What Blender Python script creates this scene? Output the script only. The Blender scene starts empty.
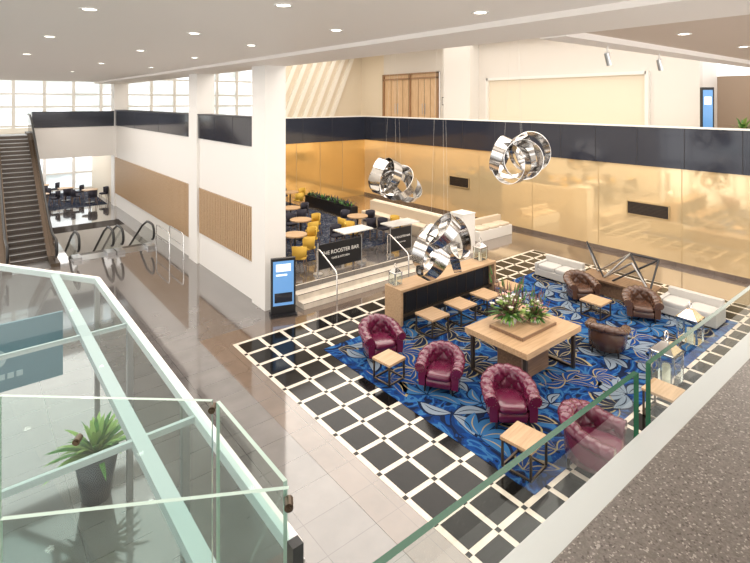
import bpy, math, random
from mathutils import Vector, Matrix
random.seed(7)
sc=bpy.context.scene
try:
    sc.view_settings.view_transform='Standard'
    sc.view_settings.look='None'
except Exception as e: print(e)
pi=math.pi
# ---------------------------------------------------------------- materials
def mat(name,col,rough=0.5,metal=0.0,emit=0,coat=0,noise=0,nscale=8,bump=0,spec=None):
    m=bpy.data.materials.new(name); m.use_nodes=True
    nt=m.node_tree; b=nt.nodes['Principled BSDF']
    c=(*col,1)
    b.inputs['Base Color'].default_value=c
    b.inputs['Roughness'].default_value=rough
    b.inputs['Metallic'].default_value=metal
    if spec is not None: b.inputs['Specular IOR Level'].default_value=spec
    if coat: b.inputs['Coat Weight'].default_value=coat; b.inputs['Coat Roughness'].default_value=0.05
    if emit:
        b.inputs['Emission Color'].default_value=c; b.inputs['Emission Strength'].default_value=emit
    if noise or bump:
        tc=nt.nodes.new('ShaderNodeTexCoord'); n=nt.nodes.new('ShaderNodeTexNoise')
        n.inputs['Scale'].default_value=nscale; n.inputs['Detail'].default_value=5
        nt.links.new(tc.outputs['Object'],n.inputs['Vector'])
        if noise:
            r=nt.nodes.new('ShaderNodeValToRGB')
            r.color_ramp.elements[0].position=.3; r.color_ramp.elements[1].position=.7
            r.color_ramp.elements[0].color=(*[v*(1-noise) for v in col],1)
            r.color_ramp.elements[1].color=(*[min(1,v*(1+noise)) for v in col],1)
            nt.links.new(n.outputs['Fac'],r.inputs['Fac']); nt.links.new(r.outputs['Color'],b.inputs['Base Color'])
        if bump:
            bp=nt.nodes.new('ShaderNodeBump'); bp.inputs['Strength'].default_value=bump; bp.inputs['Distance'].default_value=.02
            nt.links.new(n.outputs['Fac'],bp.inputs['Height']); nt.links.new(bp.outputs['Normal'],b.inputs['Normal'])
    return m
def wood(name,c1,c2,rough=.4,scale=(1,12,12)):
    m=mat(name,c1,rough); nt=m.node_tree; b=nt.nodes['Principled BSDF']
    tc=nt.nodes.new('ShaderNodeTexCoord'); mp=nt.nodes.new('ShaderNodeMapping'); mp.inputs['Scale'].default_value=scale
    n=nt.nodes.new('ShaderNodeTexNoise'); n.inputs['Scale'].default_value=2; n.inputs['Detail'].default_value=6
    r=nt.nodes.new('ShaderNodeValToRGB'); r.color_ramp.elements[0].position=.35; r.color_ramp.elements[1].position=.65
    r.color_ramp.elements[0].color=(*c1,1); r.color_ramp.elements[1].color=(*c2,1)
    nt.links.new(tc.outputs['Object'],mp.inputs['Vector']); nt.links.new(mp.outputs['Vector'],n.inputs['Vector'])
    nt.links.new(n.outputs['Fac'],r.inputs['Fac']); nt.links.new(r.outputs['Color'],b.inputs['Base Color'])
    return m
def tiles(name,c1,c2,cm,w,h,rough=.2,mortar=.006):
    m=mat(name,c1,rough); nt=m.node_tree; b=nt.nodes['Principled BSDF']
    b.inputs['Specular IOR Level'].default_value=1.0
    b.inputs['Coat Weight'].default_value=.8; b.inputs['Coat Roughness'].default_value=.03
    tc=nt.nodes.new('ShaderNodeTexCoord'); br=nt.nodes.new('ShaderNodeTexBrick')
    br.offset=0; br.inputs['Scale'].default_value=1; br.inputs['Brick Width'].default_value=w; br.inputs['Row Height'].default_value=h
    br.inputs['Mortar Size'].default_value=mortar; br.inputs['Color1'].default_value=(*c1,1); br.inputs['Color2'].default_value=(*c2,1); br.inputs['Mortar'].default_value=(*cm,1)
    n=nt.nodes.new('ShaderNodeTexNoise'); n.inputs['Scale'].default_value=1.5; n.inputs['Detail'].default_value=8
    mx=nt.nodes.new('ShaderNodeMix'); mx.data_type='RGBA'; mx.blend_type='SOFT_LIGHT'; mx.inputs['Factor'].default_value=.5
    nt.links.new(tc.outputs['Object'],br.inputs['Vector']); nt.links.new(tc.outputs['Object'],n.inputs['Vector'])
    nt.links.new(br.outputs['Color'],mx.inputs['A']); nt.links.new(n.outputs['Fac'],mx.inputs['B'])
    nt.links.new(mx.outputs['Result'],b.inputs['Base Color'])
    return m
def glassmat(name,tint,haze=0.0,hcol=(1,1,1),k=.9,base=.04):
    m=bpy.data.materials.new(name); m.use_nodes=True; nt=m.node_tree; nt.nodes.clear()
    o=nt.nodes.new('ShaderNodeOutputMaterial'); t=nt.nodes.new('ShaderNodeBsdfTransparent'); t.inputs['Color'].default_value=(*tint,1)
    g=nt.nodes.new('ShaderNodeBsdfGlossy'); g.inputs['Roughness'].default_value=.02
    lw=nt.nodes.new('ShaderNodeLayerWeight'); lw.inputs['Blend'].default_value=.5
    pw=nt.nodes.new('ShaderNodeMath'); pw.operation='POWER'; pw.inputs[1].default_value=4
    ma=nt.nodes.new('ShaderNodeMath'); ma.operation='MULTIPLY_ADD'; ma.inputs[1].default_value=k; ma.inputs[2].default_value=base
    nt.links.new(lw.outputs['Facing'],pw.inputs[0]); nt.links.new(pw.outputs[0],ma.inputs[0])
    mx=nt.nodes.new('ShaderNodeMixShader')
    nt.links.new(ma.outputs[0],mx.inputs['Fac'])
    if haze:
        d=nt.nodes.new('ShaderNodeBsdfDiffuse'); d.inputs['Color'].default_value=(*hcol,1)
        m2=nt.nodes.new('ShaderNodeMixShader'); m2.inputs['Fac'].default_value=haze
        nt.links.new(t.outputs[0],m2.inputs[1]); nt.links.new(d.outputs[0],m2.inputs[2]); nt.links.new(m2.outputs[0],mx.inputs[1])
    else: nt.links.new(t.outputs[0],mx.inputs[1])
    nt.links.new(g.outputs[0],mx.inputs[2]); nt.links.new(mx.outputs[0],o.inputs['Surface'])
    return m
M={}
M['white']=mat('white_paint',(.84,.815,.775),.5)
M['wwhite']=mat('upper_wall_paint',(.76,.72,.67),.5)
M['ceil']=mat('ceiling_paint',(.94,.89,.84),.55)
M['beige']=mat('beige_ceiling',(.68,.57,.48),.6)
M['brwall']=mat('brown_wall',(.36,.27,.20),.6)
M['cream']=mat('cream_plaster',(.80,.71,.57),.5)
M['rib']=mat('cream_rib',(.92,.88,.80),.5)  # paler cream for the modelled light streaks
M['floor']=tiles('floor_tile',(.145,.130,.123),(.125,.113,.107),(.065,.058,.054),1.2,.6,.08)
M['brown']=tiles('brown_stone',(.145,.105,.082),(.13,.094,.073),(.08,.058,.045),1.2,.6,.08)
M['black']=mat('black_marble',(.006,.0055,.0055),.1,noise=.5,nscale=6,spec=.2)
M['creamt']=mat('cream_marble',(.68,.61,.52),.12,noise=.12,nscale=5)
M['band']=mat('charcoal_panel',(.022,.025,.038),.12,coat=.3)
M['seam']=mat('seam_dark',(.02,.02,.025),.5)
M['gold']=mat('gold_back_painted_glass',(.80,.49,.16),.07,.5,coat=1,noise=.06,nscale=.5)
M['pale']=mat('pale_back_painted_glass',(.88,.67,.38),.06,.48,coat=1,noise=.05,nscale=.4)
M['goldseam']=mat('gold_seam',(.42,.3,.15),.3)
M['slat']=wood('timber_slat',(.42,.28,.16),(.54,.37,.22),.45)
M['oak']=wood('oak_top',(.45,.29,.16),(.56,.375,.22),.35)
M['dwood']=wood('walnut',(.17,.10,.06),(.26,.155,.09),.35)
M['door']=wood('door_timber',(.66,.44,.25),(.76,.54,.33),.4,(8,8,1))
M['dframe']=mat('door_frame_timber',(.36,.21,.11),.4)
M['chrome']=mat('polished_steel',(.80,.79,.78),.13,1)
M['ribbon']=mat('polished_ribbon_steel',(.60,.585,.57),.14,1)
M['steel']=mat('brushed_steel',(.55,.55,.55),.3,1)
M['wire']=mat('suspension_wire',(.6,.58,.54),.5,.5)
M['bronze']=mat('bronze_metal',(.12,.09,.065),.35,.8)
M['blackm']=mat('black_metal',(.012,.012,.014),.35)
M['rubber']=mat('black_rubber',(.02,.02,.02),.35)
M['burg']=mat('burgundy_leather',(.12,.008,.038),.22,coat=.5,bump=.1,nscale=40)
M['burgd']=mat('burgundy_button',(.03,.002,.009),.35)
M['brl']=mat('brown_leather',(.09,.042,.025),.26,coat=.4,bump=.1,nscale=40)
M['brld']=mat('brown_button',(.03,.012,.008),.35)
M['yel']=mat('mustard_fabric',(.62,.38,.05),.7)
M['bfab']=mat('beige_fabric',(.62,.52,.40),.8)
M['gfab']=mat('light_grey_fabric',(.52,.50,.47),.8)
M['dfab']=mat('dark_fabric',(.03,.027,.04),.8)
M['leaf']=mat('leaf_green',(.07,.20,.035),.5,noise=.4,nscale=10)
M['leaf2']=mat('leaf_light',(.28,.42,.1),.5)
M['petal']=mat('petal_white',(.85,.8,.72),.6)
M['petalp']=mat('petal_pink',(.62,.30,.26),.6)
M['spike']=mat('dried_stem',(.2,.1,.08),.7)
M['pot']=mat('pot_charcoal',(.04,.045,.055),.4)
M['estep']=mat('escalator_step',(.09,.078,.07),.4,.3)
M['stone']=mat('white_stone',(.82,.80,.76),.3)
M['screen']=mat('screen_blue',(.12,.28,.55),.2,emit=.6)
M['screenw']=mat('screen_white',(.8,.88,.95),.2,emit=.8)
M['sign']=mat('frosted_sign_blue',(.16,.25,.29),.4)
M['signt']=mat('sign_lettering',(.42,.5,.52),.5)
M['lamp']=mat('downlight_emitter',(1,.93,.82),.5,emit=12)
def skymat():
    m=mat('daylight_window',(.9,.95,1),.5,emit=1.2); nt=m.node_tree; b=nt.nodes['Principled BSDF']
    tc=nt.nodes.new('ShaderNodeTexCoord'); mp=nt.nodes.new('ShaderNodeMapping'); mp.inputs['Scale'].default_value=(.35,.35,.8)
    n=nt.nodes.new('ShaderNodeTexNoise'); n.inputs['Scale'].default_value=1.5; n.inputs['Detail'].default_value=4
    r=nt.nodes.new('ShaderNodeValToRGB'); e=r.color_ramp.elements; e[0].position=.44; e[0].color=(.25,.31,.31,1); e[1].position=.6; e[1].color=(.9,.95,1,1)
    nt.links.new(tc.outputs['Object'],mp.inputs['Vector']); nt.links.new(mp.outputs['Vector'],n.inputs['Vector']); nt.links.new(n.outputs['Fac'],r.inputs['Fac']); nt.links.new(r.outputs['Color'],b.inputs['Emission Color'])
    return m
M['sky']=skymat()
M['glass']=glassmat('clear_glass',(.94,.98,.96))
M['glass2']=glassmat('tinted_glass',(.86,.94,.92),k=.5,base=.03)
M['glass3']=glassmat('canopy_glass',(.76,.87,.88),k=.12,base=.02)
M['gedge']=mat('glass_edge_green',(.012,.11,.055),.2)
M['gedge2']=mat('glass_edge_aqua',(.36,.52,.44),.15,coat=1)
M['frost']=mat('frosted_base',(.72,.74,.74),.35)
M['beam']=mat('canopy_beam',(.58,.58,.56),.4)
M['candle']=mat('candle_wax',(.9,.85,.7),.6)
def terrazzo():
    m=mat('terrazzo',(.1,.09,.09),.35); nt=m.node_tree; b=nt.nodes['Principled BSDF']
    tc=nt.nodes.new('ShaderNodeTexCoord'); v=nt.nodes.new('ShaderNodeTexVoronoi'); v.inputs['Scale'].default_value=170
    r=nt.nodes.new('ShaderNodeValToRGB'); e=r.color_ramp.elements
    r.color_ramp.interpolation='CONSTANT'
    e[0].position=0; e[0].color=(.14,.12,.10,1); e[1].position=.93; e[1].color=(.38,.34,.30,1)
    for p,c in ((.2,(.175,.15,.13)),(.45,(.15,.13,.11)),(.62,(.20,.17,.15)),(.86,(.09,.07,.06))):
        q=e.new(p); q.color=(*c,1)
    n=nt.nodes.new('ShaderNodeSeparateColor')
    nt.links.new(tc.outputs['Object'],v.inputs['Vector']); nt.links.new(v.outputs['Color'],n.inputs['Color']); nt.links.new(n.outputs[0],r.inputs['Fac']); nt.links.new(r.outputs['Color'],b.inputs['Base Color'])
    return m
M['terr']=terrazzo()
def carpetmat(name,cols,scale=1.0):
    m=mat(name,cols[0],.9,spec=.1); nt=m.node_tree; b=nt.nodes['Principled BSDF']
    tc=nt.nodes.new('ShaderNodeTexCoord'); n=nt.nodes.new('ShaderNodeTexNoise'); n.inputs['Scale'].default_value=scale; n.inputs['Detail'].default_value=2; n.inputs['Distortion'].default_value=2.5
    r=nt.nodes.new('ShaderNodeValToRGB'); r.color_ramp.interpolation='CONSTANT'; e=r.color_ramp.elements
    pos=[0,.38,.43,.5,.56,.62,.68]
    e[0].position=0; e[0].color=(*cols[0],1); e[1].position=pos[1]; e[1].color=(*cols[1],1)
    for p,c in zip(pos[2:],cols[2:]):
        q=e.new(p); q.color=(*c,1)
    nt.links.new(tc.outputs['Object'],n.inputs['Vector']); nt.links.new(n.outputs['Fac'],r.inputs['Fac']); nt.links.new(r.outputs['Color'],b.inputs['Base Color'])
    return m
RB=(.007,.045,.19); NV=(.007,.014,.04); LB=(.03,.12,.28); GY=(.20,.25,.31); GD=(.30,.25,.14)
M['carpet']=carpetmat('blue_carpet',[NV,RB,LB,RB,(.007,.03,.12),NV,RB],1.1)
M['carpet2']=carpetmat('bar_carpet',[(.13,.13,.15),NV,(.07,.08,.10),(.012,.012,.02),(.01,.025,.08),(.16,.15,.13),(.012,.012,.02)],1.8)
for k,c in (('cnv',NV),('clb',LB),('cgy',GY),('cgd',GD),('crb',RB)): M[k]=mat('carpet_'+k,c,.9,spec=.1)
# ---------------------------------------------------------------- mesh builder
class MB:
    def __init__(s): s.v=[];s.f=[];s.m=[];s.s=[];s.mats=[];s.T=Matrix.Identity(4)
    def mi(s,k):
        if k not in s.mats: s.mats.append(k)
        return s.mats.index(k)
    def add(s,vs,fs,k,smooth=False):
        o=len(s.v); i=s.mi(k)
        for v in vs: s.v.append(tuple(s.T@Vector(v)))
        for f in fs: s.f.append([o+a for a in f]); s.m.append(i); s.s.append(smooth)
    def box(s,x0,x1,y0,y1,z0,z1,k):
        vs=[(x,y,z) for z in (z0,z1) for y in (y0,y1) for x in (x0,x1)]
        s.add(vs,[(0,2,3,1),(4,5,7,6),(0,1,5,4),(2,6,7,3),(0,4,6,2),(1,3,7,5)],k)
    def cyl(s,p,q,r,k,n=10,r2=None,cap=True):
        p=Vector(p);q=Vector(q);d=(q-p).normalized(); a=d.orthogonal().normalized(); b=d.cross(a)
        r2=r if r2 is None else r2; vs=[]
        for c,rr in ((p,r),(q,r2)):
            for i in range(n):
                t=2*pi*i/n; vs.append(c+a*math.cos(t)*rr+b*math.sin(t)*rr)
        fs=[(i,(i+1)%n,n+(i+1)%n,n+i) for i in range(n)]
        s.add(vs,fs,k,True)
        if cap: s.add(vs,[tuple(range(n))[::-1],tuple(range(n,2*n))],k)
    def tube(s,pts,r,k,n=8,closed=False):
        pts=[Vector(p) for p in pts]; m=len(pts); vs=[];fs=[]; prev=None
        for i in range(m):
            if closed: d=pts[(i+1)%m]-pts[i-1]
            else: d=pts[min(i+1,m-1)]-pts[max(i-1,0)]
            d.normalize()
            if prev is None: a=d.orthogonal().normalized()
            else:
                a=prev-d*prev.dot(d)
                a=a.normalized() if a.length>1e-6 else d.orthogonal().normalized()
            prev=a; b=d.cross(a)
            for j in range(n):
                t=2*pi*j/n; vs.append(pts[i]+a*math.cos(t)*r+b*math.sin(t)*r)
        for i in range(m if closed else m-1):
            i2=(i+1)%m
            for j in range(n): fs.append((i*n+j,i*n+(j+1)%n,i2*n+(j+1)%n,i2*n+j))
        s.add(vs,fs,k,True)
        if not closed: s.add(vs,[tuple(range(n))[::-1],tuple(range((m-1)*n,m*n))],k)
    def sup(s,c,r,k,e=.35,nu=20,nv=12):
        vs=[];fs=[]
        sg=lambda v,p: math.copysign(abs(v)**p,v)
        for i in range(nv+1):
            ph=-pi/2+pi*i/nv
            for j in range(nu):
                th=2*pi*j/nu
                vs.append((c[0]+r[0]*sg(math.cos(ph),e)*sg(math.cos(th),e),c[1]+r[1]*sg(math.cos(ph),e)*sg(math.sin(th),e),c[2]+r[2]*sg(math.sin(ph),e)))
        for i in range(nv):
            for j in range(nu): fs.append((i*nu+j,i*nu+(j+1)%nu,(i+1)*nu+(j+1)%nu,(i+1)*nu+j))
        s.add(vs,fs,k,True)
    def lathe(s,c,prof,k,n=20):
        vs=[];fs=[]
        for r,z in prof:
            for j in range(n): t=2*pi*j/n; vs.append((c[0]+r*math.cos(t),c[1]+r*math.sin(t),c[2]+z))
        for i in range(len(prof)-1):
            for j in range(n): fs.append((i*n+j,i*n+(j+1)%n,(i+1)*n+(j+1)%n,(i+1)*n+j))
        s.add(vs,fs,k,True)
    def leaf(s,b,d,L,w,droop,k):
        b=Vector(b);d=Vector(d).normalized(); side=d.cross(Vector((0,0,1)))
        side=side.normalized() if side.length>.01 else Vector((1,0,0))
        vs=[];n=5
        for i in range(n+1):
            t=i/n; c=b+d*L*t-Vector((0,0,1))*droop*t*t; ww=w*math.sin(pi*(.08+.92*t))**.8 if t<1 else 0
            vs+= [c-side*ww,c+side*ww]
        s.add(vs,[(2*i,2*i+1,2*i+3,2*i+2) for i in range(n)],k,True)
    def obj(s,name,loc=(0,0,0),rot=0,bevel=0):
        me=bpy.data.meshes.new(name); me.from_pydata(s.v,[],s.f); me.update()
        for k in s.mats: me.materials.append(M[k])
        for p,i,sm in zip(me.polygons,s.m,s.s): p.material_index=i; p.use_smooth=sm
        o=bpy.data.objects.new(name,me); sc.collection.objects.link(o); o.location=loc; o.rotation_euler=(0,0,rot)
        if bevel:
            b=o.modifiers.new('bevel','BEVEL'); b.width=bevel; b.segments=2; b.limit_method='ANGLE'
        return o
def B(name,x0,x1,y0,y1,z0,z1,k,bevel=0):
    m=MB(); cx,cy,cz=(x0+x1)/2,(y0+y1)/2,z0
    m.box(x0-cx,x1-cx,y0-cy,y1-cy,0,z1-z0,k); return m.obj(name,(cx,cy,cz),0,bevel)
H=5.8
# ---------------------------------------------------------------- shell
m=MB()  # floor w/ escalator well
for a in [(-14,30,-6,21.6),(-14,3.0,21.6,27.5),(5.9,30,21.6,27.5),(-14,30,27.5,42)]: m.box(a[0],a[1],a[2],a[3],-.3,0,'floor')
m.box(2.9,3.0,21.6,27.5,-4,-.3,'white'); m.box(5.9,6.0,21.6,27.5,-4,-.3,'white'); m.box(2.9,6,27.5,27.6,-4,-.3,'white'); m.box(2.9,6,21.5,27.6,-4.1,-4,'floor')
m.obj('floor')
m=MB(); m.box(4.4,19.45,2.2,12.2,0,.004,'brown'); m.box(14.65,19.45,12.2,25,0,.004,'brown'); m.obj('floor_brown_stone')
# tile border
BX0,BX1,BY0,BY1=4.96,17.3,2.75,11.52; CX0,CX1,CY0,CY1=6.52,15.74,4.31,9.96
m=MB(); zc=.008
m.box(BX0,BX1,BY0,BY1,.004,zc,'creamt')
mod=.6; bl=.505; g=.095
nx=int((BX1-BX0)/mod)+1; ny=int((BY1-BY0)/mod)+1
def quad(x0,x1,y0,y1,k,z=.0095):
    x1=min(x1,BX1-.03); y1=min(y1,BY1-.03)
    if x1<=x0 or y1<=y0: return
    if x0>=CX0 and x1<=CX1 and y0>=CY0 and y1<=CY1: return
    m.add([(x0,y0,z),(x1,y0,z),(x1,y1,z),(x0,y1,z)],[(0,1,2,3)],k)
for i in range(nx):
    for j in range(ny):
        x=BX0+g+i*mod; y=BY1-g-bl-j*mod
        if y<BY0: continue
        quad(x,x+bl,y,y+bl,'black')
        quad(x+bl+.010,x+bl+g-.010,y-g+.010,y-.010,'black')
        if i==0: quad(x+bl+.010-mod,x+bl+g-.010-mod,y-g+.010,y-.010,'black')
m.obj('tile_border')
m=MB(); m.box(CX0,CX1,CY0,CY1,.008,.016,'carpet')
def petal(cx,cy,ang,L,w,k,z):
    n=9; vs=[]
    for i in range(n+1):
        t=i/n; ww=w*math.sin(pi*t)**.8; bend=.15*L*math.sin(pi*t)
        for sgn in (-1,1):
            px=L*t; py=sgn*ww+bend
            vs.append((cx+px*math.cos(ang)-py*math.sin(ang),cy+px*math.sin(ang)+py*math.cos(ang),z))
    for v in vs:
        if not(CX0+.03<v[0]<CX1-.03 and CY0+.03<v[1]<CY1-.03): return
    m.add(vs,[(2*i,2*i+2,2*i+3,2*i+1) for i in range(n)],k)
random.seed(3)
for i in range(11):
    for j in range(7):
        cx=CX0+.4+i*.86+random.uniform(-.2,.2); cy=CY0+.4+j*.82+random.uniform(-.2,.2)
        a0=random.uniform(0,6.28); n=random.choice([4,5,6]); L=random.uniform(.45,.8)
        c1=random.choice(['cnv','clb','cgy','cnv','crb','cgy']); c2={'cnv':'cgd','clb':'cnv','cgy':'cnv','crb':'cgd'}[c1]
        for q in range(n):
            a=a0+q*2*pi/n*.8+random.uniform(-.1,.1)
            petal(cx,cy,a,L,.122*L/.6,c2,.0165+q*.0001+i*.00001); petal(cx+.03*math.cos(a),cy+.03*math.sin(a),a,L*.86,.10*L/.6,c1,.0175+q*.0001)
            petal(cx+.05*math.cos(a),cy+.05*math.sin(a),a,L*.75,.012,'cgd' if c1!='cgy' else 'cnv',.0185)
m.obj('lounge_carpet')
# raised bar platform + steps
m=MB()
m.box(7.35,14.6,12.9,25.0,0,.45,'floor'); m.box(7.35,14.4,12.55,12.9,0,.3,'creamt'); m.box(7.35,14.4,12.2,12.55,0,.15,'creamt')
m.box(7.35,14.4,12.88,12.93,.45,.456,'creamt')
m.box(7.35,14.4,12.53,12.56,.3,.303,'black');m.box(7.35,14.4,12.2,12.23,.15,.153,'black')
m.box(7.6,13.4,14.6,24.8,.45,.458,'carpet2')
m.obj('floor_platform')
# walls
m=MB(); m.box(19.5,19.8,-6,25.4,0,3.45,'pale')
for yy in [22,19,16,13,10,7,4,1,-2]:
    m.box(19.495,19.5,yy-.012,yy+.012,.15,3.45,'goldseam')
m.box(19.47,19.5,-6,25.1,0,.15,'brown')
m.box(19.44,19.8,-6,25.4,3.45,4.88,'band')
for yy in [23,21,19,17,15,13,11.6,10.1,8.5,6.9,5.2,3,1]: m.box(19.435,19.44,yy-.012,yy+.012,3.45,4.88,'seam')
m.box(19.40,19.85,-6,25.4,4.88,4.93,'white')
m.obj('wall_right')
m=MB(); m.box(7.1,19.5,25.1,25.4,.0,3.45,'gold')
for xx in [8.5,10,11.5,13,14.6,16.2,17.8]: m.box(xx-.012,xx+.012,25.09,25.1,.45,3.45,'goldseam')
m.box(7.1,19.44,25.04,25.4,3.45,4.88,'band'); m.box(7.1,19.4,25.0,25.45,4.88,4.93,'white')
for xx in [9,11,13,15,17]: m.box(xx-.012,xx+.012,25.035,25.04,3.45,4.88,'seam')
m.obj('wall_back')
def midwall(name,y0,y1,zb):
    m=MB(); m.box(6.55,6.95,y0,y1,0,4.5,'white'); m.box(6.5,6.95,y0,y1,4.5,5.33,'band'); m.box(6.47,7.0,y0,y1,5.33,5.37,'seam')
    m.box(6.53,6.55,y0,y1,zb,2.72,'dwood'); n=int((y1-y0)/.14)
    for i in range(n): m.box(6.48,6.53,y0+i*.14+.02,y0+i*.14+.115,zb,2.72,'slat')
    for t in (.33,.66): yy=y0+(y1-y0)*t; m.box(6.495,6.5,yy-.01,yy+.01,4.5,5.33,'seam')
    return m.obj(name)
midwall('wall_mid',13.63,18.1,1.15); midwall('wall_mid_far',18.95,31.0,.75)
for i,(a,b) in enumerate([(12.8,13.63),(18.1,18.95),(31.0,31.8)]):
    B('column' ,6.45,7.1,a,b,0,6.9,'white',.01)
m=MB(); m.box(2.65,6.45,31.1,31.5,2.84,4.47,'white'); m.box(2.65,6.45,31.05,31.5,4.47,5.27,'band'); m.box(2.65,6.45,31.0,31.5,5.27,5.3,'seam')
m.box(-14,.9,31.1,31.5,2.84,5.3,'white'); m.obj('wall_far_left')
B('floor_upper_far',-14,6.45,31.5,38,3.9,4.2,'cream')
B('floor_upper_back',7.1,24,25.4,38,3.9,4.2,'cream')
B('floor_upper_right',19.8,27,-6,25.4,3.9,4.2,'cream')
m=MB(); m.box(-14,6.45,-6,31.5,6.9,7.3,'ceil'); m.box(5.6,7.1,-6,31.8,6.82,6.9,'ceil'); m.box(6.45,7.1,4.55,31.8,6.9,9.2,'white'); m.obj('ceiling')
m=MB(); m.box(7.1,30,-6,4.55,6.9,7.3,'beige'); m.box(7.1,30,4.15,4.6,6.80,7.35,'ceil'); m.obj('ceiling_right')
B('ceiling_high',6.4,30,4.55,42,9.2,9.5,'ceil')
B('ceiling_far',-14,6.4,31.5,42,9.2,9.5,'ceil')
m=MB(); m.box(23,23.3,7.6,22.0,4.2,9.2,'wwhite'); m.box(23,23.3,22.0,27.4,7.7,9.2,'wwhite'); m.box(23,23.3,27.4,30.3,4.2,9.2,'cream')
m.box(22.2,23.0,18.9,20.9,4.2,9.2,'white')
m.box(22.8,23,9.6,18.2,7.0,7.15,'stone'); m.box(22.8,23,9.5,9.65,4.2,7.15,'stone'); m.box(22.8,23,18.1,18.25,4.2,7.15,'stone')
m.box(22.97,23,9.65,18.1,4.2,7.0,'cream')
m.box(23.3,25,7.6,7.9,4.2,9.2,'white')
m.obj('wall_upper_right')
m=MB(); m.box(22.98,23.0,22.05,27.35,4.2,7.7,'door')
for yy in [22.0,24.55,27.25]: m.box(22.86,22.98,yy,yy+.15,4.2,7.7,'dframe')
for yy in [23.3,25.95]: m.box(22.97,22.98,yy,yy+.02,4.2,7.3,'seam')
for yy in [22.75,23.85,25.35,26.55]: m.box(22.965,22.98,yy,yy+.04,4.2,7.3,'dframe')
m.box(22.86,22.98,22,27.4,7.3,7.4,'dframe'); m.box(22.86,22.98,22,27.4,7.62,7.7,'dframe')
for yy in (23.2,23.45,25.85,26.1): m.cyl((22.92,yy,5.0),(22.92,yy,5.7),.02,'steel')
m.obj('door_1')
m=MB(); m.box(22.96,23,21.2,21.75,5.6,6.1,'blackm'); m.box(22.95,22.96,21.25,21.7,5.65,6.05,'stone'); m.obj('wall_notice')
m=MB(); m.box(14.5,23,30,30.3,4.2,9.2,'cream')
for i in range(12):
    x=14.6+i*.75
    if x+2.4<23: m.add([(x,29.80,4.25),(x+.3,29.80,4.25),(x+2.4,29.80,9.1),(x+2.1,29.80,9.1),(x,30.0,4.25),(x+.3,30,4.25),(x+2.4,30,9.1),(x+2.1,30,9.1)],[(0,1,2,3),(0,3,7,4),(1,5,6,2)],'rib')  # slanted relief strips imitate diagonal streaks of light on the wall
m.obj('wall_upper_back')
m=MB(); m.box(25,25.3,-6,9,4.2,6.9,'brwall'); m.obj('wall_upper_far_right')
def facade(name,x0,x1,y,z0,z1,step,hs):
    m=MB(); m.box(x0,x1,y+.1,y+.14,z0,z1,'sky')
    x=x0+.1
    while x<=x1+.01: m.box(x-.09,x+.09,y-.1,y+.1,z0,z1,'white'); x+=step
    for z in hs: m.box(x0,x1,y-.08,y+.08,z-.06,z+.06,'white')
    return m.obj(name)
facade('window_1',-13.8,18,38,4.2,9.2,1.6,(4.3,5.5,6.3,7.4,9.1))
facade('window_2',-13.8,18,38,0,3.9,1.6,(.15,1.2,3.0,3.8))
B('wall_far_lower_side',6.55,6.95,31.8,38,0,3.9,'cream')
m=MB()
y=-6
while y<=38: m.box(-14.1,-13.9,y-.1,y+.1,0,6.9,'white'); y+=2.2
for z in (.1,2.6,6.8): m.box(-14.1,-13.9,-6,38,z-.08,z+.08,'white')
m.obj('window_3')
def vent(y0,y1,z0,z1):
    m=MB(); m.box(19.46,19.5,y0,y1,z0,z1,'seam'); n=9
    for i in range(n):
        z=z0+.04+(z1-z0-.08)*i/(n-1); m.box(19.44,19.46,y0+.05,y1-.05,z-.012,z+.012,'bronze')
    for a in ((y0-.02,y0+.02,z0,z1),(y1-.02,y1+.02,z0,z1),(y0,y1,z0-.015,z0+.015),(y0,y1,z1-.015,z1+.015)): m.box(19.43,19.46,*a,'goldseam')
    m.obj('wall_vent')
vent(7.4,8.86,1.6,2.08); vent(16.6,17.9,1.5,2.0)
for (x,y) in [(1.14,6.76),(2.8,5.1),(2.84,8.08),(4.4,6.37),(4.3,9.1),(4.9,4.0),(1.1,10),(2.9,11.5),(4.4,12.5),(1.1,14),(3,16),(4.6,17),(3,21),(1.1,3.6),(9,3.2),(12,3.2),(15,3.2),(18,3.2),(12,1),(16,1),(20,2.5)]:
    m=MB(); m.lathe((0,0,0),[(.11,.0),(.11,-.012),(.08,-.012),(.075,.0)],'white'); m.cyl((0,0,-.006),(0,0,-.001),.075,'lamp',16); m.obj('downlight',(x,y,6.9))
for sx in (9.0,11.2):
    m=MB(); m.cyl((0,0,0),(0,0,-.12),.015,'white'); m.box(-.05,.05,-.03,.03,-.15,-.1,'white'); m.cyl((-.04,0,-.12),(.03,-.02,-.34),.045,'steel',16); m.obj('ceiling_spotlight',(sx,4.45,6.8))
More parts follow.
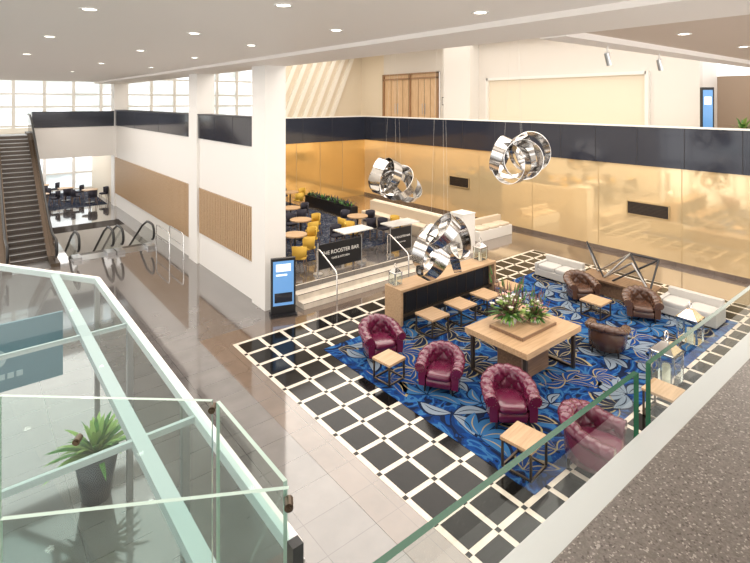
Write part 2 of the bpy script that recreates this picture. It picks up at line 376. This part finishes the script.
# ---------------------------------------------------------------- escalators
def esc_rail(m,x,prof,h,r,glass='glass',col='rubber'):
    pts=[(x,p[0],p[1]+h) for p in prof]
    y0,z0=prof[0]
    start=[(x,y0-r*math.sin(pi*i/10),z0+h-r-r*math.cos(pi*i/10)) for i in range(10)]
    m.tube(start+pts,.045,col,8)
    vs=[];n=len(prof)
    for p in prof: vs+=[(x-.006,p[0],p[1]),(x-.006,p[0],p[1]+h-.04)]
    m.add(vs,[(2*i,2*i+1,2*i+3,2*i+2) for i in range(n-1)],glass)
    arc=[(x-.006,y0-(r-.03)*math.sin(pi*i/10),z0+h-r-(r-.03)*math.cos(pi*i/10)) for i in range(11)]
    m.add([(x-.006,y0,z0)]+arc,[tuple(range(len(arc)+1))],glass)
def escalator(name,x0,x1,y0,y1,rise,steps,flat=1.0,glass='glass',truss='steel'):
    m=MB(); L=y1-y0
    prof=[(y0-flat,0),(y0-.3,0),(y0,.03*(1 if rise>0 else -1)),(y0+L*.1,rise*.08),(y0+L*.9,rise*.92),(y1,rise*.99),(y1+.4,rise),(y1+flat,rise)]
    rw=.28
    for (a,b) in ((x0,x0+rw),(x1-rw,x1)):
        vs=[]
        for p in prof: vs+=[(a,p[0],p[1]+.12),(b,p[0],p[1]+.12),(b,p[0],p[1]-.5 if rise>0 and p[1]>.4 else (p[1]-.5 if rise<0 else 0)),(a,p[0],p[1]-.5 if rise>0 and p[1]>.4 else (p[1]-.5 if rise<0 else 0))]
        fs=[]
        for i in range(len(prof)-1):
            for j in range(4): fs.append((4*i+j,4*i+(j+1)%4,4*i+4+(j+1)%4,4*i+4+j))
        fs+=[(0,1,2,3),tuple(4*(len(prof)-1)+j for j in (3,2,1,0))]
        m.add(vs,fs,truss)
        esc_rail(m,(a+b)/2,[(p[0],p[1]+.12) for p in prof],.86,.3,glass)
    for i in range(steps):
        t0=i/steps; ya=y0+L*t0; yb=y0+L*(t0+1/steps)
        z=rise*(t0+(1/steps if rise>0 else 0))
        m.box(x0+rw,x1-rw,ya,yb+.02,z-.4,z,'estep')
        if rise>0:
            m.box(x0+rw,x1-rw,ya-.004,ya+.03,z-.02,z+.003,'steel')
            for q in range(14):
                xx=x0+rw+.03+q*(x1-x0-2*rw-.06)/13; m.box(xx-.008,xx+.008,ya-.008,ya,z-rise/steps+.01,z-.02,'bronze')
        else: m.box(x0+rw,x1-rw,yb-.03,yb+.024,z-.02,z+.003,'bronze')
    m.box(x0+rw,x1-rw,y0-flat,y0,-.02,.01,'steel')
    m.box(x0+rw,x1-rw,y1,y1+flat,rise-.1,rise+.01,'steel')
    return m.obj(name)
M['escg']=glassmat('dark_escalator_panel',(.25,.2,.17),haze=.3,hcol=(.1,.07,.05))
escalator('escalator',.95,2.62,21.9,29.9,4.2,26,1.0,'escg','bronze')
escalator('escalator',3.05,4.45,21.8,28.6,-4.0,22,.7)
escalator('escalator',4.5,5.88,21.8,28.6,-4.0,22,.7)
for x,y in ((5.9,19.4),(6.25,18.9)):
    m=MB(); m.tube([(0,0,0),(0,0,.85),(0,.05,.92),(0,.15,.95),(0,1.5,.95),(0,1.6,.92),(0,1.65,.85),(0,1.65,0)],.022,'chrome'); m.cyl((0,0,0),(0,0,.015),.05,'chrome',14); m.cyl((0,1.65,0),(0,1.65,.015),.05,'chrome',14); m.cyl((0,.02,.5),(0,1.63,.5),.014,'chrome'); m.obj('handrail',(x,y,0))
# ---------------------------------------------------------------- armchair
def armchair(x,y,face,leather='burg',btn='burgd',sc_=1.0,zs=.9):
    m=MB(); m.T=Matrix.Diagonal((sc_,sc_,sc_*zs,1))
    W=.34; Lr=.34
    NS=140; path=[]
    arc=pi*W; tot=arc+2*Lr
    for i in range(NS+1):
        s=tot*i/NS
        if s<Lr: p=(W,-Lr+s); n=(1,0)
        elif s<Lr+arc: a=(s-Lr)/W; p=(W*math.cos(a),W*math.sin(a)); n=(math.cos(a),math.sin(a))
        else: p=(-W,-(s-Lr-arc)); n=(-1,0)
        path.append((p,n,s/tot))
    vs=[]
    NB=12
    def tuft(t,z):
        u=t*NB; v=(z-.34)/.13
        a=abs(math.sin(pi*(u+v)/2)); b=abs(math.sin(pi*(u-v)/2))
        return min(a,b)**.5
    for p,n,t in path:
        back=math.sin(pi*t)**2
        h=.58+.20*back
        sec=[]
        for q in range(20):
            z=.14+(h-.1-.14)*q/19
            d=-.075
            if z>.34: d-=.045*tuft(t,z)-.02
            sec.append((d,z))
        for q in range(12):
            a=pi*.95-pi*1.4*q/11; pl=.022*(1-abs(math.sin(pi*t*NB))**.5)
            sec.append((.03+(.12-pl)*math.cos(a),h-.06+(.10-pl)*math.sin(a)))
        sec+=[(.065,h-.2),(.06,h-.35),(.05,.14)]
        ring=len(sec)
        for d,z in sec: vs.append((p[0]+n[0]*d,p[1]+n[1]*d,z))
    fs=[]
    for i in range(NS):
        for j in range(ring): fs.append((i*ring+j,(i+1)*ring+j,(i+1)*ring+(j+1)%ring,i*ring+(j+1)%ring))
    m.add(vs,fs,leather,True)
    m.add(vs,[tuple(range(ring)),tuple(range(NS*ring,(NS+1)*ring))[::-1]],leather)
    for r_ in range(0,4):
        z0=.34+.13*r_
        for i in range(NB+1):
            if (i+r_)%2: continue
            t=i/NB
            if not(.02<t<.98): continue
            ii=min(NS,int(t*NS)); p,n,tt=path[ii]
            if z0<.37 or z0>.58+.20*math.sin(pi*tt)**2-.10: continue
            m.sup((p[0]-n[0]*.064,p[1]-n[1]*.064,z0),(.017,.017,.017),btn,1,8,5)
    m.sup((0,-.03,.36),(.265,.345,.085),leather,.4,28,10)
    m.sup((0,-.02,.22),(.27,.325,.10),leather,.2,24,8)
    for sx in (-1,1):
        m.cyl((sx*(W+.03),-Lr-.012,.52),(sx*(W+.03),-Lr+.01,.52),.10,leather,18)
        for i in range(10): m.sup((sx*(W+.03)+.085*math.cos(i*pi/5),-Lr-.014,.52+.085*math.sin(i*pi/5)),(.007,.005,.007),'bronze',1,6,4)
        for sy in (-.3,.27): m.cyl((sx*.27,sy,.14),(sx*.28,sy,0),.028,'blackm',10,.018)
    return m.obj('armchair',(x,y,.019),face)
armchair(7.40,8.95,-.30,sc_=1.04)
armchair(7.55,7.17,-1.0,sc_=1.0)
armchair(7.74,5.66,-.7,sc_=1.06)
armchair(7.80,4.08,.25,sc_=1.12)
for x,y,f in ((14.05,7.75,-.6),(14.1,6.05,-1.0),(11.6,5.75,1.9)): armchair(x,y,f,'brl','brld',1.0)
def cube_table(x,y,w,h,name='side_table',r=0):
    m=MB(); a=w/2; t=.017
    m.box(-a,a,-a,a,h-.05,h,'oak')
    for sx in (-1,1):
        for sy in (-1,1): m.box(sx*(a-.03)-t/1,sx*(a-.03)+t,sy*(a-.03)-t,sy*(a-.03)+t,.0,h-.05,'bronze')
    for s_ in (-1,1):
        m.box(-a+.03,a-.03,s_*(a-.03)-t,s_*(a-.03)+t,0,.03,'bronze'); m.box(s_*(a-.03)-t,s_*(a-.03)+t,-a+.03,a-.03,0,.03,'bronze')
    return m.obj(name,(x,y,.019),r,.004)
cube_table(6.90,8.05,.50,.44,r=.1); cube_table(6.9,4.75,.55,.48,r=.1)
for x in (9.15,10.2,11.25,12.3): cube_table(x,9.0,.62,.46,'wooden_stool')
cube_table(13.3,6.9,.6,.42); cube_table(10.0,3.9,.55,.5)
# communal table
m=MB(); m.box(-1.0,1.0,-.78,.78,.80,.92,'oak')
m.box(-.62,.62,-.42,.42,.92,.985,'dwood'); m.box(-.60,.60,-.40,.40,.985,.99,'oak')
for sx in (-1,1):
    for sy in (-1,1): m.box(sx*.88-.035,sx*.88+.035,sy*.66-.035,sy*.66+.035,0,.80,'bronze')
    m.box(sx*.88-.03,sx*.88+.03,-.66,.66,0,.05,'bronze')
for sy in (-1,1): m.box(-.88,.88,sy*.66-.03,sy*.66+.03,.74,.80,'bronze')
m.box(-.5,.5,-.3,.3,0,.80,'dwood')
m.obj('communal_table',(9.4,6.5,.019),0,.006)
def flowers(name,loc,s=1,seed=11):
    m=MB(); m.T=Matrix.Scale(s,4)
    m.lathe((0,0,0),[(.0,0),(.14,0),(.17,.12),(.15,.2),(.13,.2),(.13,.05)],'stone')
    random.seed(seed)
    for i in range(170):
        a=random.uniform(0,6.28); el=random.uniform(.0,1.4); L=random.uniform(.2,.5)
        d=(math.cos(a)*math.cos(el),math.sin(a)*math.cos(el),math.sin(el))
        m.leaf((d[0]*.05,d[1]*.05,.17),d,L,random.uniform(.02,.05),.14,random.choice(['leaf','leaf','leaf2','spike']))
    for i in range(30):
        a=random.uniform(0,6.28); r=random.uniform(.08,.36); z=.2+.3*(1-(r/.4)**2)+random.uniform(-.03,.08)
        c=(r*math.cos(a),r*math.sin(a),z); k=random.choice(['petal','petal','petal','petalp','leaf2'])
        m.sup(c,(.035,.035,.03),'leaf2',1,8,5)
        for q in range(6):
            b=q*pi/3; m.leaf((c[0],c[1],c[2]+.02),(math.cos(b),math.sin(b),.5),.07,.024,.01,k)
    for i in range(24):
        a=random.uniform(0,6.28); r=random.uniform(.1,.5); h=random.uniform(.55,1.0)
        m.cyl((r*.3*math.cos(a),r*.3*math.sin(a),.2),(r*math.cos(a),r*math.sin(a),h),.006,'spike',5)
        m.cyl((r*math.cos(a),r*math.sin(a),h-.12),(r*1.15*math.cos(a),r*1.15*math.sin(a),h+.06),.018,random.choice(['spike','leaf']),6,.004)
    return m.obj(name,loc)
flowers('flower_arrangement',(9.2,6.72,1.009),1.05); 
flowers('flower_arrangement',(9.68,6.4,1.009),.75,5)
# long console
m=MB(); m.box(-1.95,1.95,-.32,.32,.86,.93,'oak'); m.box(-1.95,-1.87,-.32,.32,0,.86,'oak'); m.box(1.87,1.95,-.32,.32,0,.86,'oak')
m.box(-1.85,1.85,-.12,.2,.0,.86,'blackm')
for i in range(-4,5): m.box(i*.4-.01,i*.4+.01,-.13,-.12,.05,.84,'bronze')
m.box(-1.87,1.87,-.22,-.12,.15,.2,'bronze')
m.obj('console_table',(10.65,10.0,.0175),0,.005)
def lantern(x,y,z,s=1):
    m=MB(); m.T=Matrix.Scale(s,4); a=.13;h=.36
    m.box(-a-.02,a+.02,-a-.02,a+.02,0,.03,'chrome')
    for sx in (-1,1):
        for sy in (-1,1): m.box(sx*a-.012,sx*a+.012,sy*a-.012,sy*a+.012,.03,h,'chrome')
    m.box(-a-.02,a+.02,-a-.02,a+.02,h,h+.02,'chrome')
    vs=[(-a,-a,h+.02),(a,-a,h+.02),(a,a,h+.02),(-a,a,h+.02),(-.04,-.04,h+.13),(.04,-.04,h+.13),(.04,.04,h+.13),(-.04,.04,h+.13)]
    m.add(vs,[(0,1,5,4),(1,2,6,5),(2,3,7,6),(3,0,4,7),(4,5,6,7)],'chrome')
    m.tube([(.05*math.cos(t*pi/6),0,h+.19+.06*math.sin(t*pi/6)) for t in range(12)],.008,'chrome',6,True)
    for sx in (-1,1):
        m.add([(sx*a,-a,.03),(sx*a,a,.03),(sx*a,a,h),(sx*a,-a,h)],[(0,1,2,3)],'glass'); m.add([(-a,sx*a,.03),(a,sx*a,.03),(a,sx*a,h),(-a,sx*a,h)],[(0,1,2,3)],'glass')
    m.cyl((0,0,.03),(0,0,.2),.045,'candle',14)
    return m.obj('lantern',(x,y,z))
lantern(8.9,10.12,.949,.9); lantern(12.3,10.05,.949,1.1); lantern(11.3,4.35,.019,1.7); lantern(13.6,4.7,.019,1.6)
# light grey sofa modules either side of the feature table
for y in (5.2,9.05):
    m=MB(); m.box(-.36,.36,-.62,.62,.04,.26,'gfab'); m.sup((-.06,-.31,.32),(.30,.30,.09),'gfab',.3); m.sup((-.06,.31,.32),(.30,.30,.09),'gfab',.3)
    m.box(.24,.40,-.66,.66,.04,.60,'gfab'); m.box(-.36,.36,-.70,-.60,.04,.44,'gfab'); m.box(-.36,.36,.60,.70,.04,.44,'gfab')
    for sx in (-.3,.34):
        for sy in (-.6,.6): m.box(sx-.02,sx+.02,sy-.02,sy+.02,0,.05,'blackm')
    m.obj('sofa',(15.1,y,.019),0,.02)
m=MB()
m.box(-.4,.4,-1.05,1.05,.40,.46,'dwood'); m.box(-.3,.3,-.95,.95,0,.40,'dwood')
P=[(-.3,-1.0,.46),(.1,-.3,1.3),(-.1,.4,.46),(.2,1.1,1.35),(.3,-1.0,1.25),(-.2,.1,.46),(.3,.8,.46),(-.25,-.5,1.15)]
for i,j in ((0,1),(1,2),(2,3),(4,5),(1,6),(3,6),(4,0),(7,2),(7,0),(4,1)): m.tube([P[i],P[j]],.028,'steel' if i%2 else 'blackm',8)
m.obj('feature_table',(15.15,7.15,.019),0)
# kiosk
m=MB(); m.box(-.36,.36,-.2,.2,0,.05,'blackm'); m.box(-.33,.33,-.06,.06,.05,1.55,'blackm'); m.box(-.28,.28,-.066,-.06,.28,1.48,'screen')
m.box(-.2,.2,-.07,-.066,1.2,1.4,'screenw'); m.box(-.2,.1,-.07,-.066,1.08,1.13,'screenw'); m.box(-.24,.24,-.07,-.066,.36,.62,'band')
m.obj('digital_kiosk',(6.74,12.3,0),-.35)
m=MB(); m.box(-.25,.25,-.15,.15,0,.05,'blackm'); m.box(-.22,.22,-.06,.06,.05,2.15,'blackm'); m.box(-.17,.17,-.066,-.06,.3,2.05,'screen'); m.box(-.12,.12,-.07,-.066,1.5,1.8,'screenw')
m.obj('digital_kiosk',(21.6,6.9,4.2),-.8)
def barrier(x,y,w,r=0):
    m=MB(); 
    for sx in (-1,1): m.cyl((sx*w/2,0,0),(sx*w/2,0,.95),.022,'steel'); m.cyl((sx*w/2,0,0),(sx*w/2,0,.02),.15,'steel',20)
    m.box(-w/2,w/2,-.012,.012,.12,.9,'blackm')
    o=m.obj('cafe_barrier',(x,y,.456),r)
    for txt,sz,z in (('THE ROOSTER BAR',.17,.55),('CAFE & KITCHEN',.09,.38)):
        c=bpy.data.curves.new('txt','FONT'); c.body=txt; c.size=sz*w/1.7; c.align_x='CENTER'; c.extrude=.002
        t=bpy.data.objects.new('lettering',c); sc.collection.objects.link(t); t.parent=o; t.location=(0,-.016,z); t.rotation_euler=(pi/2,0,0)
        c.materials.append(M['stone'])
barrier(9.35,13.3,1.7); barrier(12.0,13.35,1.0)
for x in (8.3,11.1):
    m=MB(); m.tube([(0,0,0),(0,0,.85),(0,.06,.93),(0,.9,1.33),(0,1.0,1.33),(0,1.05,1.25),(0,1.05,.45)],.022,'chrome'); m.obj('stair_handrail',(x,11.98,0.004))
def cafe_table(x,y,rect=None,top='oak',z=.459):
    m=MB()
    if rect: m.box(-rect[0]/2,rect[0]/2,-rect[1]/2,rect[1]/2,.72,.76,top)
    else: m.cyl((0,0,.72),(0,0,.76),.42,top,28)
    m.cyl((0,0,.03),(0,0,.72),.035,'blackm'); m.cyl((0,0,0),(0,0,.03),.24,'blackm',20)
    return m.obj('cafe_table',(x,y,z))
def cafe_chair(x,y,r,k='yel',z=.459):
    m=MB(); m.sup((0,0,.45),(.23,.22,.045),k,.5,20,8)
    n=12;vs=[]
    for i in range(n+1):
        a=pi*.05+pi*.9*i/n; c,s_=math.cos(a),math.sin(a)
        for rr,zz in ((.23,.44),(.25,.78+.06*math.sin(a)),(.21,.78+.06*math.sin(a)),(.19,.44)): vs.append((rr*c,rr*s_,zz))
    fs=[(4*i+j,4*i+(j+1)%4,4*i+4+(j+1)%4,4*i+4+j) for i in range(n) for j in range(4)]+[(0,1,2,3),(4*n+3,4*n+2,4*n+1,4*n)]
    m.add(vs,fs,k,True)
    for sx in (-1,1):
        for sy in (-1,1): m.cyl((sx*.15,sy*.15,.43),(sx*.21,sy*.21,0),.016,'dwood',8,.01)
    return m.obj('dining_chair',(x,y,z),r)
bt=[(8.9,15.4,None,'yel'),(10.9,14.7,(1.3,.7),'dfab'),(10.2,17.2,None,'yel'),(12.3,16.3,None,'dfab'),(11.0,19.4,None,'dfab'),(9.2,19.8,None,'dfab'),(12.9,14.4,(1.4,.7),'dfab'),(10.6,22.2,None,'dfab'),(12.9,22.8,None,'yel')]
for (x,y,rc,k) in bt:
    cafe_table(x,y,rc,'stone' if rc else 'oak')
    if not rc: cafe_chair(x+.72,y+.15,-1.4,k); cafe_chair(x-.75,y-.1,1.5,'dfab' if k=='yel' else 'yel'); cafe_chair(x+.05,y-.76,pi+.1,k); cafe_chair(x,y+.76,0,'dfab')
    else:
        cafe_chair(x-.3,y+.62,0,k); cafe_chair(x+.35,y+.62,.1,'yel')
cafe_chair(8.2,13.9,2.4,'yel')
# banquette & pier
m=MB(); m.box(14.45,14.6,13.45,18.2,.45,1.3,'bfab'); m.box(14.61,14.75,13.45,18.2,0,1.32,'cream'); m.box(13.95,14.45,13.45,18.2,.45,.88,'bfab')
for i in range(5): m.box(13.93,13.95,13.5+i*.94,14.35+i*.94,.5,.86,'bfab')
m.obj('banquette',(0,0,0.002),0,.02)
m=MB(); m.box(-.33,.33,-.33,.33,0,1.50,'white'); m.box(-.345,.345,-.345,.345,1.50,1.54,'stone'); m.obj('pier',(14.96,13.07,0.004))
m=MB(); m.box(-1.1,1.1,-.4,.4,0,.42,'stone'); m.box(-1.1,1.1,.2,.4,.42,.75,'bfab')
for i in range(3): m.sup((-.7+i*.7,-.08,.47),(.33,.3,.06),'bfab',.4)
m.obj('white_bench',(17.6,13.9,.004),0,.01)
m=MB(); m.box(-.2,.2,-2,2,0,.55,'blackm'); random.seed(5)
for i in range(420):
    y=random.uniform(-1.9,1.9); x=random.uniform(-.15,.15); a=random.uniform(0,6.28); e=random.uniform(.3,1.4)
    m.leaf((x,y,.52),(math.cos(a)*math.cos(e),math.sin(a)*math.cos(e),math.sin(e)),random.uniform(.15,.4),.025,.05,random.choice(['leaf','dfab','dfab']))
m.obj('planter_hedge',(13.85,20.6,.452))
for (x,y) in ((3.2,33),(4.6,34.5),(2.0,35.5),(5.6,33),(3.6,36.5)):
    cafe_table(x,y,None,'oak',0.01); cafe_chair(x-.7,y,1.5,'dfab',0.01); cafe_chair(x+.7,y,-1.5,'dfab',0.01); cafe_chair(x,y-.76,pi,'yel' if x<3 else 'dfab',0.01)
B('blue_rug',1.0,6.3,31.9,37.5,0,.008,'carpet2')
def plant(name,x,y,z,s=1,hh=.62):
    m=MB(); m.T=Matrix.Scale(s,4)
    m.lathe((0,0,0),[(0,0),(.17,0),(.27,hh),(.25,hh),(.22,hh-.06),(0,hh-.06)],'pot',24)
    for i in range(60):
        a=random.uniform(0,6.28); e=random.uniform(.35,1.45)
        m.leaf((0,0,hh-.05),(math.cos(a)*math.cos(e),math.sin(a)*math.cos(e),math.sin(e)),random.uniform(.5,.85),.035,.28,random.choice(['leaf','leaf2']))
    return m.obj(name,(x,y,z))
plant('potted_plant',1.5,8.35,0,1.1); plant('potted_plant',21,5.6,4.2,1.0)
# ---------------------------------------------------------------- sculptures
def sculpture(x,y,z,R,seed,top,n_=4,wk=1.0):
    random.seed(seed); m=MB()
    for k in range(n_):
        b=2*pi*k/n_+random.uniform(-.25,.25)
        rot=Matrix.Rotation(b,3,'Z')@Matrix.Rotation(random.uniform(.5,1.35),3,'X')@Matrix.Rotation(random.uniform(0,1.5),3,'Y')
        rr=R*random.uniform(.48,.58); off=Vector((math.cos(b)*.38,math.sin(b)*.38,random.uniform(-.48,.48)))*R
        w=R*random.uniform(.13,.17)*wk; N=96; vs=[]
        for i in range(N):
            t=2*pi*i/N
            c=Vector((rr*math.cos(t),rr*math.sin(t),0)); n=Vector((math.cos(t),math.sin(t),0)); up=Vector((0,0,1))
            ww=w*(1+.25*math.sin(t))
            for a,bb in ((-1,-1),(1,-1),(1,1),(-1,1)): vs.append(rot@(c+up*ww*a+n*(.007*bb+.02*R*(1 if a>0 else 0)))+off)
        for j in range(4):
            vv=[]
            for i in range(N): vv+=[vs[4*i+j],vs[4*i+(j+1)%4]]
            m.add(vv,[(2*i,2*i+1,2*((i+1)%N)+1,2*((i+1)%N)) for i in range(N)],'ribbon',True)
    for a in (0,2.1,4.2): m.cyl((.3*R*math.cos(a),.3*R*math.sin(a),.3*R),(.05*math.cos(a),.05*math.sin(a),top-z),.0022,'wire',5)
    return m.obj('hanging_ribbon_sculpture',(x,y,z))
sculpture(11.8,8.4,4.58,.98,21,9.2,6)
sculpture(12.5,14.3,3.15,1.15,9,9.2,7)
sculpture(9.52,9.05,2.12,.92,14,9.2,6)
# ---------------------------------------------------------------- near glass
def gpanel(name,p,q,z0,z1,t=.012,ge='gedge',gm='glass'):
    p=Vector(p);q=Vector(q);d=(q-p);L=d.length; m=MB()
    vs=[(x,y,z) for z in (z0,z1) for y in (-t/2,t/2) for x in (0,L)]
    m.add([(0,0,z0),(L,0,z0),(L,0,z1),(0,0,z1)],[(0,1,2,3)],gm); m.add(vs,[(4,5,7,6),(0,4,6,2),(1,3,7,5),(0,2,3,1)],ge)
    return m.obj(name,(p[0],p[1],0),math.atan2(d[1],d[0]))
gpanel('glass_balustrade',(.80,1.0),(2.28,1.0),3.76,4.62,.022)
gpanel('glass_balustrade',(2.40,1.0),(4.6,1.0),3.76,4.62,.022)
m=MB(); m.box(.8,8,.5,.985,0,3.99,'white'); m.box(.8,8,.88,.985,3.99,4.36,'frost'); m.box(.8,8,.985,1.02,3.6,3.76,'steel'); m.obj('wall_near')
B('terrazzo_ledge',-1.5,8,-.6,.8,4.0,4.5,'terr',.006)
B('floor_upper_near',-3,.79,-2,2.05,3.4,3.7,'cream')
gpanel('glass_balustrade',(.08,1.78),(.77,1.37),3.7,4.62,.014,'gedge2','glass2')
gpanel('glass_balustrade',(.11,2.53),(.76,1.96),3.7,4.62,.014,'gedge2','glass2')
gpanel('glass_balustrade',(.775,1.94),(.775,1.40),3.7,4.62,.014,'gedge2','glass2')
for p in ((.77,1.37,4.57),(.76,1.96,4.59),(.35,2.32,4.45)):
    m=MB(); m.cyl((0,-.018,0),(0,.018,0),.014,'bronze',14); m.cyl((0,-.024,0),(0,-.018,0),.007,'bronze',10); m.obj('glass_clamp',p,-.5)
m=MB(); m.box(-.018,.018,-.018,.018,-.9,-.12,'blackm'); m.obj('balustrade_post',(.77,1.33,4.6))
# glass canopy over entrance
VZ=2.6
vest=bpy.data.objects.new('glass_canopy',None); sc.collection.objects.link(vest)
def vb(name,p,q,w,h,k,z=VZ):
    p=Vector((p[0],p[1],z));q=Vector((q[0],q[1],z));d=q-p;L=d.length; m=MB()
    m.box(0,L,-w/2,w/2,-h,0,k); o=m.obj(name,p,math.atan2(d[1],d[0])); o.parent=vest; return o
vb('beam_outer',(1.87,3.2),(1.87,10.35),.09,.1,'white')
vb('beam_inner',(1.30,3.2),(1.30,11.1),.13,.1,'beam',2.59)
vb('beam_far',(1.87,10.35),(.4,12.6),.1,.1,'white')
vb('beam_cross',(1.87,8.0),(-3.0,8.0),.04,.06,'beam',2.58)
vb('beam_cross_2',(1.87,5.2),(-3.0,5.2),.04,.06,'beam',2.58)
m=MB(); m.add([(-3,3.2,2.61),(1.87,3.2,2.61),(1.87,10.35,2.61),(.4,12.6,2.61),(-3,12.6,2.61)],[(0,1,2,3,4)],'glass3'); o=m.obj('roof_glass'); o.parent=vest
m=MB(); m.box(-3,1.2,9.3,9.34,1.5,2.5,'sign'); m.cyl((.35,9.28,2.0),(.35,9.3,2.0),.13,'signt',20)
for i in range(6): m.box(.05+i*.11,.13+i*.11,9.29,9.3,1.68,1.76,'signt')
o=m.obj('sign_band'); o.parent=vest
for yy in (3.2,5.6,8.0,10.35):
    m=MB(); m.box(1.83,1.91,yy-.04,yy+.04,0,2.5,'steel'); o=m.obj('post'); o.parent=vest
# ---------------------------------------------------------------- lights
def area(name,loc,sx,sy,e,col=(1,1,1),rot=(0,0,0),sf=.25):
    l=bpy.data.lights.new(name,'AREA'); l.shape='RECTANGLE'; l.size=sx; l.size_y=sy; l.energy=e; l.color=col; l.specular_factor=sf
    o=bpy.data.objects.new(name,l); sc.collection.objects.link(o); o.location=loc; o.rotation_euler=rot; return o
area('skylight_lamp',(13,14,9.1),10,18,1950,(1,.94,.86),sf=.6)
area('ceiling_lamp',(1,10,6.75),8,16,900,(1,.92,.84),sf=.12)  # added fill light, an unseen sheet below the low ceiling
area('ceiling_lamp',(1,24,6.75),8,10,680,(1,.92,.84))  # added fill over the escalator side
area('ceiling_lamp',(13,1.5,6.75),10,4,560,(1,.91,.82))  # added fill under the beige ceiling
area('upper_lamp',(21.5,14,9.0),2,16,120,(1,.94,.86))  # added fill for the right walkway, not a fitting
area('upper_lamp',(15,28,9.0),12,3,190,(1,.94,.86))  # added fill above the back mezzanine
area('lounge_lamp',(3,35,3.8),6,5,250,(1,.97,.95))  # added fill for the room behind the escalators
w=bpy.data.worlds.new('world'); sc.world=w; w.use_nodes=True
w.node_tree.nodes['Background'].inputs['Color'].default_value=(1,.98,.96,1); w.node_tree.nodes['Background'].inputs['Strength'].default_value=2.4
# ---------------------------------------------------------------- camera
cd=bpy.data.cameras.new('camera'); cam=bpy.data.objects.new('camera',cd); sc.collection.objects.link(cam); sc.camera=cam
cam.location=(0,0,H); cam.rotation_euler=(pi/2,0,-math.atan2(410,506)); cd.sensor_width=36; cd.lens=506/750*36; cd.shift_y=-(281.5-102)/750; cd.clip_start=.05
